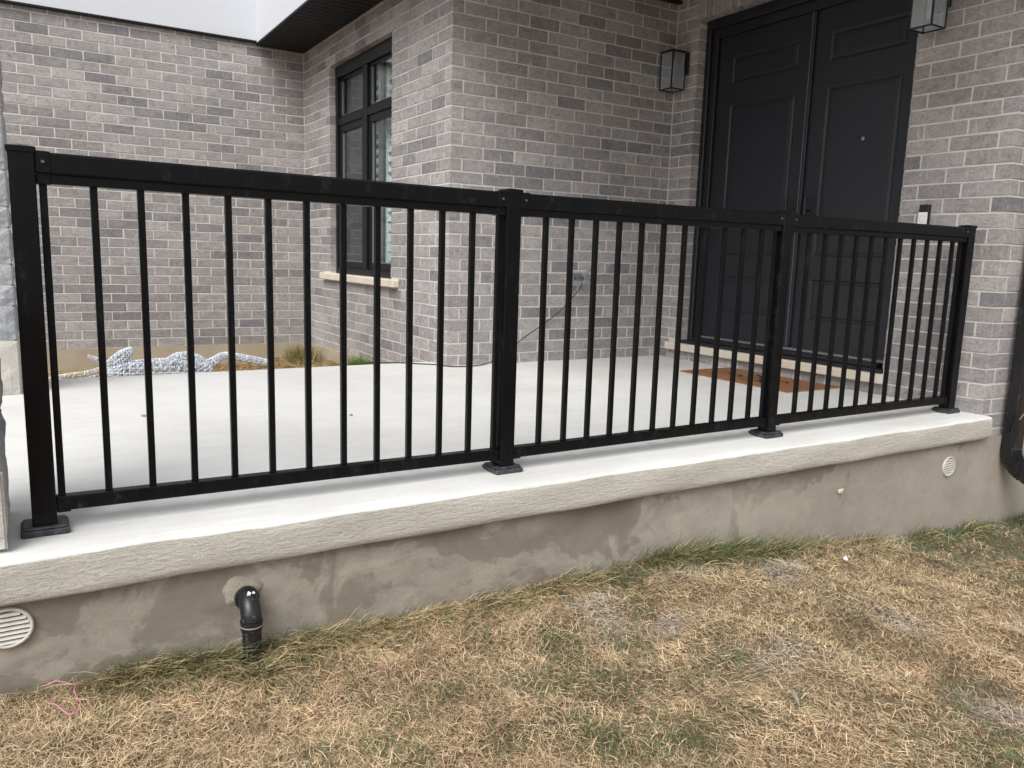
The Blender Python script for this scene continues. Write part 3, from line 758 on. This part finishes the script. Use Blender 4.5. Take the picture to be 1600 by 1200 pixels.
pillar(-.44, -.116, -.155, .20, [.23, .34, .53, .68], 'nearest stone pillar, only its edge in view left of the railing', 9, True)  # unseen height and width kept small so less shadow reaches the slab

# ------------------------------------------------------------------ vents
def vent(x, z, rx, rz, label):
    y = -.172; s = MB(); n_ = 28
    P = []
    for rr_, yy in ((1.0, y+.004), (1.0, y-.006), (.97, y-.009), (.86, y-.009), (.84, y-.004), (.84, y+.004)):
        P.append([(x+rx*rr_*math.cos(2*math.pi*k/n_), yy, z+rz*rr_*math.sin(2*math.pi*k/n_)) for k in range(n_+1)])
    s.grid(P); v = s.build('vent', M['plastic'], house); v['label'] = label
    q = MB(); q.add([(x+rx*.85*math.cos(2*math.pi*k/n_), y+.0022, z+rz*.85*math.sin(2*math.pi*k/n_)) for k in range(n_)], [tuple(range(n_))]); q.build('vent_back', M['plasticdark'], v)
    k = 7
    for i in range(k):
        zz = z-rz*.80+rz*1.6*(i+.5)/k; hx = rx*.84*math.sqrt(max(.05, 1-((zz-z)/(rz*.86))**2)); h = rz*1.6/k
        q = MB(); q.add([(x-hx, y-.0095, zz-h*.36), (x+hx, y-.0095, zz-h*.36), (x+hx, y-.0015, zz+h*.20), (x-hx, y-.0015, zz+h*.20), (x-hx, y+.001, zz-h*.3), (x+hx, y+.001, zz-h*.3)],
                        [(0, 1, 2, 3), (0, 4, 5, 1)]); q.build('slat', M['plastic'], v)
vent(-.128, -.200, .062, .057, 'round white louvred vent at the lower left of the foundation')
vent(4.338, -.262, .060, .057, 'round white louvred vent near the right end of the foundation')

# ------------------------------------------------------------------ drain pipe
t = thing('drain_pipe', 'black plastic drain elbow coming out of the foundation into the grass', 'drain pipe', (.497, -.24, -.43))
X = .497
q = MB(); q.tube([(X, -.14, -.238), (X, -.192, -.238)], .0365, 24); q.tube([(X, -.1925, -.238), (X, -.200, -.238)], [.0375, .035], 24); q.build('wall_socket', M['abs'], t)
q = MB(); el = [(X, -.190-.052*math.sin(a), -.236-.052*(1-math.cos(a))) for a in [math.pi/2*k/8 for k in range(9)]]
q.tube(el, [.031]*9, 24); q.tube([(X, -.242, -.288), (X, -.242, -.310)], .0335, 24)
q.build('elbow', M['abs'], t)
q = MB(); q.tube([(X, -.242, -.3005), (X, -.242, -.3045)], .0345, 24); q.build('rim', M['absrim'], t)
q = MB(); q.tube([(X, -.242, -.3105), (X, -.242, -.325)], [.0335, .030], 24); q.tube([(X, -.242, -.325), (X, -.242, -.50)], .0285, 24); q.build('down_pipe', M['abs'], t)
for a, b, c_ in ((.006, .012, .009), (.022, .005, .005)):
    q = MB(); q.tube([(X-.012+a, -.222-b*.2, -.2095+.001), (X-.012+a+c_, -.226-b*.2, -.2115+.0005)], [c_*.9, c_*.6], 8); q.build('cement_dab', M['paintwhite'], t)
# the collar of mortar round the pipe, a part of the house
q = MB(); n_ = 26; P = []
for rr_, yy in ((0.0, -.180), (.036, -.180), (.048, -.1765), (.064, -.165)):
    P.append([(X-.010+rr_*1.0*(1+.10*math.sin(2*math.pi*k/n_*3+1)+.05*math.sin(2*math.pi*k/n_*7))*math.cos(2*math.pi*k/n_), yy, -.222+rr_*.85*(1+.1*math.sin(2*math.pi*k/n_*4))*math.sin(2*math.pi*k/n_)) for k in range(n_)])
for r_ in P: r_.append(r_[0])
q.grid(P); q.build('mortar_collar', M['patch'], house)
q = MB(); q.add([(3.395+.022*math.cos(a)*(1+.3*math.sin(3*a)), -.1735, -.282+.018*math.sin(a)*(1+.3*math.cos(2*a))) for a in [2*math.pi*k/12 for k in range(12)]]+[(3.395, -.177, -.282)], [(k, (k+1) % 12, 12) for k in range(12)])
q.build('mortar_splash', M['sill'], house)

# ------------------------------------------------------------------ downspout
t = thing('downspout', 'black rectangular downspout with a ribbed elbow at the house corner', 'downspout', (4.90, -.20, -.4))
def rect_tube(q, secs, smooth=False):
    P = []
    for c, ax, w_, h_ in secs:     # centre, tangent, width along x, depth
        ax = Vector(ax).normalized(); nx = Vector((1, 0, 0)); nd = ax.cross(nx).normalized(); c = Vector(c); b_ = .22
        loop = []
        for sx, sy in ((-1, -1+b_*2), (-1+b_, -1), (1-b_, -1), (1, -1+b_*2), (1, 1-b_*2), (1-b_, 1), (-1+b_, 1), (-1, 1-b_*2)): loop.append(c+nx*sx*w_/2+nd*sy*h_/2)
        loop.append(loop[0]); P.append(loop)
    q.grid(P, smooth)
SX = 4.915; SYc = -.212
q = MB(); rect_tube(q, [((SX, SYc, 3.4), (0, 0, -1), .090, .084), ((SX, SYc, .10), (0, 0, -1), .090, .084)]); q.build('pipe', M['spout'], t)
q = MB(); rect_tube(q, [((SX, SYc, .125), (0, 0, -1), .094, .088), ((SX, SYc, -.20), (0, 0, -1), .094, .088)])
secs = []
for k in range(25):
    a = R(68)*k/24; rr_ = .15; c_ = (SX, SYc-rr_*(1-math.cos(a)), -.20-rr_*math.sin(a)); wv = (.004 if k % 2 else -.003)
    secs.append((c_, (0, -math.sin(a), -math.cos(a)), .094+wv, .088+wv*2))
a = R(68); e = Vector(secs[-1][0]); dv = Vector((0, -math.sin(a), -math.cos(a)))
secs += [(e+dv*.02, dv, .096, .09), (e+dv*.22, dv, .096, .09)]
rect_tube(q, secs); q.build('elbow', M['spout'], t)
for z in (1.9,): 
    q = MB(); q.box(SX-.048, SX+.048, SYc-.042, SYc+.06, z, z+.03, .002); q.build('strap', M['spout'], t)
q = MB(); q.tube(smooth([(4.86, -.262, -.02), (4.885, -.275, .02), (4.93, -.28, .032), (5.0, -.26, .035), (5.1, -.25, .05)]), .0028, 6)
tag(q.build('straw_stalk', M['stick']), 'dry curled straw caught on the downspout', 'straw')

# ------------------------------------------------------------------ fallen light-up reindeer
t = thing('reindeer_decoration', 'fallen white wire reindeer light decoration in the bed behind the porch', 'christmas decoration', (.9, 4.0, -.3))
def W_(x, z, y=4.0):    # positions measured at 3.5 m, moved back to y
    k = (y+2.58)/6.08; return Vector((-.0344+(x+.0344)*k, y, .83+(z-.83)*k))
def ring_body(name, pts, radii, nr=9, rings=None, beads=200, lat=1.0, seed=1, matb='bead'):
    """wire cage round a bent axis, filled with threaded crystal beads"""
    rr = random.Random(seed); P = smooth(pts, 4); rad = np.interp(np.linspace(0, 1, len(P)), np.linspace(0, 1, len(radii)), radii)
    q = MB(); cage = []
    for i, p in enumerate(P):
        tt = (P[min(i+1, len(P)-1)]-P[max(i-1, 0)]).normalized(); a_ = tt.cross(Vector((0, 1, 0))).normalized(); b_ = tt.cross(a_)
        cage.append([p+(a_*math.cos(2*math.pi*k/nr)+b_*math.sin(2*math.pi*k/nr)*lat)*rad[i] for k in range(nr)])
    for k in range(0, nr, 3): q.tube([c_[k] for c_ in cage], .0032, 5)
    for i in list(range(0, len(P), 4))+[len(P)-1]: q.tube(cage[i]+[cage[i][0]], .0030, 5)
    o = q.build(name, M['wire'], t)
    # zig-zag crystal thread and beads
    q = MB(); prev = None
    def pt():
        i = rr.random()*(len(P)-1.001); k = int(i); c_ = cage[k]; j = rr.randrange(nr); a_ = c_[j].lerp(c_[(j+1) % nr], rr.random()); b2 = cage[k+1][j]
        return a_.lerp(b2, (i-k)*.8), k
    for _ in range(int(beads*1.6)):
        a_, k = pt(); j = rr.randrange(nr); b_ = cage[min(k+rr.choice((0, 1)), len(P)-1)][j]
        if (a_-b_).length < .16: q.tube([a_, b_], .0018, 3, False)
    th = q.build('thread', M['tinsel'], o); th['kind'] = 'stuff'
    q = MB()
    for _ in range(beads*2):
        a_, k = pt(); s_ = rr.uniform(.0035, .0062)
        R3 = Matrix.Rotation(rr.random()*6, 3, 'X') @ Matrix.Rotation(rr.random()*6, 3, 'Z')
        q.add([a_+R3 @ Vector(v)*s_ for v in ((1, 0, 0), (-1, 0, 0), (0, 1, 0), (0, -1, 0), (0, 0, 1.4), (0, 0, -1.4))], [(0, 2, 4), (2, 1, 4), (1, 3, 4), (3, 0, 4), (2, 0, 5), (1, 2, 5), (3, 1, 5), (0, 3, 5)])
    bd = q.build('bead', M[matb], o); bd['kind'] = 'stuff'
    return o
ring_body('body', [W_(.42, -.045), W_(.55, -.05), W_(.75, -.055), W_(.95, -.06), W_(1.10, -.075)], [.03, .085, .10, .10, .05], 12, beads=1500, seed=1)
ring_body('head', [W_(.40, -.03), W_(.47, .02), W_(.53, .07), W_(.585, .112)], [.03, .050, .046, .016], 9, beads=420, seed=2, lat=.6)
ring_body('rump', [W_(.80, .0), W_(.87, .03), W_(.95, .03), W_(1.02, .005), W_(1.06, -.03)], [.03, .046, .050, .042, .03], 9, beads=480, seed=3, lat=.7)
ring_body('leg', [W_(1.03, -.035), W_(1.12, .00), W_(1.20, .042), W_(1.35, .012), W_(1.507, -.025)], [.035, .035, .026, .028, .026], 6, beads=420, seed=4)
ring_body('leg', [W_(1.0, -.07), W_(1.1, -.11), W_(1.22, -.16)], [.04, .03, .02], 6, beads=150, seed=5)
ring_body('leg', [W_(.43, -.01), W_(.30, -.045), W_(.16, -.06), W_(.02, -.085)], [.022, .016, .016, .012], 6, beads=150, seed=6, matb='warmbead')
ring_body('leg', [W_(.43, -.045), W_(.34, -.075), W_(.25, -.095), W_(.14, -.13)], [.026, .020, .018, .014], 6, beads=170, seed=7, matb='warmbead')
ring_body('ear', [W_(.40, .02), W_(.35, .05), W_(.305, .072)], [.020, .014, .007], 6, beads=50, seed=8)

# ------------------------------------------------------------------ grass
def fbm(x, y, s, seed):
    r_ = np.random.default_rng(seed); v = np.zeros_like(x); a = 1
    for o in range(4):
        for _ in range(4):
            th = r_.uniform(0, 2*np.pi); k = s*(2**o)*r_.uniform(.7, 1.3); v += a*np.sin(k*(x*np.cos(th)+y*np.sin(th))+r_.uniform(0, 6.28))
        a *= .55
    return v/4.2
def blades(x, y, z, L, Wd, head, tilt, curl, col, name, ns=3):
    nb = len(x); V = np.zeros((nb, (ns+1)*2, 3)); 
    dx, dy = np.cos(head), np.sin(head); px, py = -dy, dx
    cx, cy, cz = x.copy(), y.copy(), z.copy(); tl = tilt.copy(); roll = rng.uniform(-1, 1, nb)
    for i in range(ns+1):
        wv = Wd*((1, .9, .65, .08) if ns == 3 else (1, .85, .1))[i]*.5
        V[:, 2*i, 0] = cx+px*wv; V[:, 2*i, 1] = cy+py*wv; V[:, 2*i, 2] = cz+roll*wv*.7
        V[:, 2*i+1, 0] = cx-px*wv; V[:, 2*i+1, 1] = cy-py*wv; V[:, 2*i+1, 2] = cz-roll*wv*.7
        st_ = L/ns; cx = cx+dx*np.cos(tl)*st_; cy = cy+dy*np.cos(tl)*st_; cz = cz+np.sin(tl)*st_
        tl = tl-curl; h2 = head+rng.normal(0, .25, nb)*(i+1); dx, dy = np.cos(h2), np.sin(h2)
    V[:, :, 2] = np.maximum(V[:, :, 2], (gz(V[:, :, 0], V[:, :, 1])+.001+rng.uniform(0, .006, nb)[:, None]))
    V[:, :, 1] = np.where((y < 0)[:, None], np.minimum(V[:, :, 1], -.176), V[:, :, 1])
    me = bpy.data.meshes.new(name); nv = nb*(ns+1)*2; nf = nb*ns
    me.vertices.add(nv); me.vertices.foreach_set('co', V.reshape(-1).astype(np.float32))
    b0 = (np.arange(nb)*(ns+1)*2)[:, None]; F = np.stack([b0+2*i+np.array([[0, 1, 3, 2]]) for i in range(ns)], 1).reshape(-1)
    me.loops.add(nf*4); me.loops.foreach_set('vertex_index', F.astype(np.int32)); me.polygons.add(nf)
    me.polygons.foreach_set('loop_start', (np.arange(nf)*4).astype(np.int32)); me.polygons.foreach_set('loop_total', np.full(nf, 4, np.int32))
    me.update(calc_edges=True); me.validate()
    ca = me.color_attributes.new('tone', 'FLOAT_COLOR', 'POINT')
    cc = np.ones((nb, (ns+1)*2, 4), np.float32); cc[:, :, :3] = col[:, None, :]
    ca.data.foreach_set('color', cc.reshape(-1)); me.materials.append(M['grass'])
    o = bpy.data.objects.new(name, me); C.objects.link(o); o['kind'] = 'stuff'; return o
NB = 600000
x = rng.uniform(-1.8, 7.2, NB*2); y = -.18-rng.random(NB*2)**1.2*3.4
d = np.hypot(x-CP.x, y-CP.y); keep = rng.random(NB*2) < np.clip(2.2/np.maximum(d, 1.1)**1.15, 0, 1); keep &= (y > -2.6) | (rng.random(NB*2) < .3)
x, y, d = x[keep], y[keep], d[keep]; x, y, d = x[:NB], y[:NB], d[:NB]; nb = len(x)
wall = -.17-y                                                # distance from the foundation
gm = fbm(x, y, 2.6, 3)+.65*fbm(x, y, 9, 5)+.25*fbm(x, y, 30, 6)
bumpf = lambda cx, cy, rx, ry: np.exp(-((x-cx)/rx)**2-((y-cy)/ry)**2)
zone = -.52+1.5*np.exp(-wall/.10)*(.30+.75*np.clip(fbm(x, 0*y, 3.1, 8), -.6, 1)+.9*((x > 2.15) & (x < 3.0))+.75*((x > .08) & (x < .75)))
zone += 1.3*bumpf(4.9, -.55, 1.0, .34)+.7*bumpf(5.6, -.30, .8, .3)+.35*bumpf(2.0, -1.5, .5, .35)+.5*bumpf(3.2, -.3, .6, .12)+.25*bumpf(1.6, -.3, .3, .1)
pg = 1/(1+np.exp(-(gm*1.15+.55*fbm(x, y, 21, 61)+zone-.20)*3.8)); pg = np.clip(pg*.74+.05, 0, .86); pg = pg+.12*((x > 2.2) & (y > -1.0)); green = rng.random(nb) < pg
t1 = rng.random(nb)[:, None]
dry = np.array([.57, .40, .235])*(1-t1)+np.array([.82, .64, .42])*t1
pk = np.array([.52, .325, .20]); rus = np.clip(fbm(x, y, 5, 21)*.7, 0, .5)[:, None]; dry = dry*(1-rus)+pk*rus
dk = (rng.random(nb) < .17)[:, None]; dry = np.where(dk, dry*.55, dry)
t2 = rng.random(nb)[:, None]; grn = np.array([.075, .105, .042])*(1-t2)+np.array([.17, .195, .09])*t2
blu = np.clip((x-2.2)/1.5, 0, 1)[:, None]; grn = grn*(1-blu*.5)+np.array([.12, .165, .11])*blu*.5
col = np.where(green[:, None], grn, dry)*rng.uniform(.66, 1.14, nb)[:, None]*(1+.20*np.clip(fbm(x, y, 14, 44), -1, 1)+.16*np.clip(fbm(x, y, 38, 45), -1, 1))[:, None]
lime = 0
for cx, cy, rx, ry in ((1.70, -.42, .07, .09), (1.84, -.62, .13, .035), (2.21, -.33, .09, .045), (2.66, -.42, .06, .07), (2.80, -.36, .06, .05), (2.41, -1.50, .07, .09), (2.0, -.95, .10, .05), (3.3, -1.2, .09, .08), (2.75, -.95, .07, .06), (5.0, -.9, .2, .1)):
    lime = lime+np.exp(-((x-cx+.03*fbm(x, y, 30, 51))/(rx*1.4))**2-((y-cy+.03*fbm(x, y, 34, 52))/(ry*1.4))**2)
lime = np.clip(lime*(.62+.6*fbm(x, y, 22, 9)), 0, .6)[:, None]*rng.uniform(.3, 1, nb)[:, None]
col = col*(1-lime)+np.array([.70, .66, .63])*lime
edge = np.exp(-np.maximum(wall, 0)/.10)
tall = edge*np.clip(.45+.9*fbm(x, 0*y, 4.5, 12)+.6*((x > 2.15) & (x < 3.0))+.5*((x > .05) & (x < .9)), .12, 1.4)
L = rng.uniform(.012, .048, nb)*(1+.9*tall)+.02*green*edge; Wd = rng.uniform(.0006, .0016, nb)*np.clip(.85+d*.12, 1, 1.6)
tilt = np.abs(rng.normal(0, .32, nb))+.04+.42*tall*rng.random(nb)+.16*green; tilt = np.minimum(tilt, 1.35); curl = rng.uniform(.02, .30, nb)+.12*tall
head = rng.uniform(0, 2*np.pi, nb)*.9+fbm(x, y, 3, 14)*1.2
z = gz(x, y)+rng.uniform(0, .014, nb)+.022*np.clip(fbm(x, y, 14, 33), -.2, 1)+.012*edge
head = np.where((tall > .35) & (np.sin(head) > .2) & (wall < .05), -head, head)
blades(x, y, z, L, Wd, head, tilt, curl*1.4, col, 'grass', 2)
# long loose straw and tufts hugging the wall and the pipe
nb = 17000; cxs = rng.choice([.16, .28, .40, .50, .60, .68, .86, 1.05, 1.35, 1.62, 1.75, 2.2, 2.32, 2.45, 2.6, 2.75, 2.9, 3.2, 3.6, 4.1, 4.6, 5.2, 5.7], nb, p=None)
x = cxs+rng.normal(0, .075, nb); wall = np.abs(rng.normal(0, .055, nb))+.012; y = -.17-wall
nearp = np.abs(x-.497) < .04; y = np.where(nearp & (wall < .11), -.30-wall*.5, y)
green = rng.random(nb) < np.where((cxs > 2.1) & (cxs < 3.0), .74, np.where(cxs > 4, .62, np.where(cxs < .45, .50, .38)))
t1 = rng.random(nb)[:, None]; col = np.where(green[:, None], np.array([.065, .095, .035])*(1-t1)+np.array([.16, .19, .075])*t1, np.array([.42, .30, .17])*(1-t1)+np.array([.70, .53, .32])*t1)
L = rng.uniform(.05, .14, nb)*np.where((cxs > 2.1) & (cxs < 3.0), 1.35, np.where(cxs < .95, 1.15, 1.0)); Wd = rng.uniform(.0014, .0028, nb)
blades(x, y, gz(x, y)+.004, L, Wd, rng.uniform(np.pi*.95, np.pi*2.05, nb), rng.uniform(.15, 1.15, nb)*np.where(green, 1.05, .8), rng.uniform(.12, .5, nb), col, 'grass')
# weeds in the bed behind the porch
nb = 30000; x = rng.uniform(-1.2, 2.58, nb); y = rng.uniform(2.96, 6.05, nb)
tuft = (np.exp(-((x-2.40)/.12)**2-((y-5.6)/.3)**2)+np.exp(-((x-2.44)/.08)**2-((y-4.0)/.15)**2)+.8*np.exp(-((x-.2)/.12)**2-((y-4.9)/.3)**2))
green = rng.random(nb) < np.clip(.06+tuft, 0, .85); t1 = rng.random(nb)[:, None]
col = np.where(green[:, None], np.array([.07, .13, .03])*(1-t1)+np.array([.15, .22, .06])*t1, np.array([.30, .20, .09])*(1-t1)+np.array([.46, .33, .17])*t1)
blades(x, y, gz(x, y)+.002, rng.uniform(.04, .10, nb)*(1+1.2*np.minimum(tuft, 1)), rng.uniform(.003, .006, nb), rng.uniform(0, 6.28, nb), rng.uniform(.1, .6, nb)+.7*np.minimum(tuft, 1), rng.uniform(.05, .3, nb), col, 'weeds')
nb = 900
for (tx, ty, hh) in ((2.44, 4.0, .24), (2.38, 5.6, .20)):
    x = tx+rng.normal(0, .06, nb); y = ty+rng.normal(0, .1, nb); t1 = rng.random(nb)[:, None]
    col = np.array([.06, .12, .02])*(1-t1)+np.array([.16, .25, .06])*t1
    if ty > 5: col = np.array([.16, .16, .06])*(1-t1)+np.array([.34, .28, .13])*t1
    blades(np.minimum(x, 2.57), y, gz(x, y), rng.uniform(.4, 1, nb)*hh, rng.uniform(.004, .008, nb), rng.uniform(0, 6.28, nb), rng.uniform(.8, 1.5, nb), rng.uniform(.02, .25, nb), col, 'weeds')

# ------------------------------------------------------------------ small things lying about
def on(x, y, h=.03): return (x, y, float(gz(x, y))+h)
q = MB(); pts = [(-.05, -.20), (-.021, -.200), (.013, -.215), (.022, -.24), (.017, -.27), (.026, -.31), (.028, -.345), (.018, -.374), (-.002, -.380), (-.027, -.335), (-.048, -.29)]
q.tube(smooth([on(a, b, .040+.006*math.sin(i*2.3)) for i, (a, b) in enumerate(pts)]), .0016, 6)
tag(q.build('pink_string', M['pink']), 'curl of pink string on the dry grass at the lower left', 'string')
q = MB(); c_ = Vector(on(3.13, -.42, .04)); q.add([c_+Vector((.013*math.cos(a), .009*math.sin(a), .006*math.sin(a))) for a in [math.pi*2*k/10 for k in range(10)]]+[c_+Vector((0, 0, .012))], [(k, (k+1) % 10, 10) for k in range(10)]+[tuple(range(10))])
tag(q.build('white_petal', M['litter']), 'small white scrap lying on the grass below the foundation', 'litter')
q = MB(); a_, b_ = Vector(on(1.80, -1.23, .035)), Vector(on(1.845, -1.155, .045))
L_ = []; R_ = []
for k in range(7):
    u_ = k/6; p_ = a_.lerp(b_, u_)+Vector((0, 0, .008*math.sin(math.pi*u_))); w_ = .0065*math.sin(math.pi*min(max(u_, .04), .96)); dd = Vector((.86, -.5, .25)); L_.append(p_+dd*w_); R_.append(p_-dd*w_)
q.grid([L_, [l.lerp(r_, .5)-Vector((0, 0, .003)) for l, r_ in zip(L_, R_)], R_]); tag(q.build('grey_leaf', M['leaf']), 'narrow curled grey leaf on the lawn near the bottom edge', 'leaf')
q = MB(); q.tube([on(4.02, -.205, .05), on(4.10, -.20, .085), on(4.17, -.21, .06)], [.002, .003, .002], 6); tag(q.build('straw_stalk', M['stick']), 'bent straw stalk leaning against the right of the foundation', 'twig')
q = MB(); q.tube([on(4.16, -.22, .06), on(4.20, -.34, .03)], [.0035, .0025], 6); tag(q.build('dry_stick', M['stick']), 'straight pale stick on the grass near the right vent', 'twig')
for x_, y_, s_, lab in ((1.33, 1.18, .012, 'tiny dark leaf crumb on the middle of the porch floor'), (3.33, 2.50, .014, 'tiny dark crumb at the foot of the porch brick wall'), (.42, 1.55, .014, 'tiny curled leaf crumb on the left of the porch floor')):
    q = MB(); rr = random.Random(x_); q.add([(x_+s_*math.cos(a)*rr.uniform(.5, 1.2), y_+s_*1.6*math.sin(a)*rr.uniform(.5, 1.2), .0145+rr.random()*.004) for a in [math.pi*2*k/7 for k in range(7)]]+[(x_, y_, .022)], [(k, (k+1) % 7, 7) for k in range(7)])
    tag(q.build('leaf_crumb', M['leaf']), lab, 'leaf')
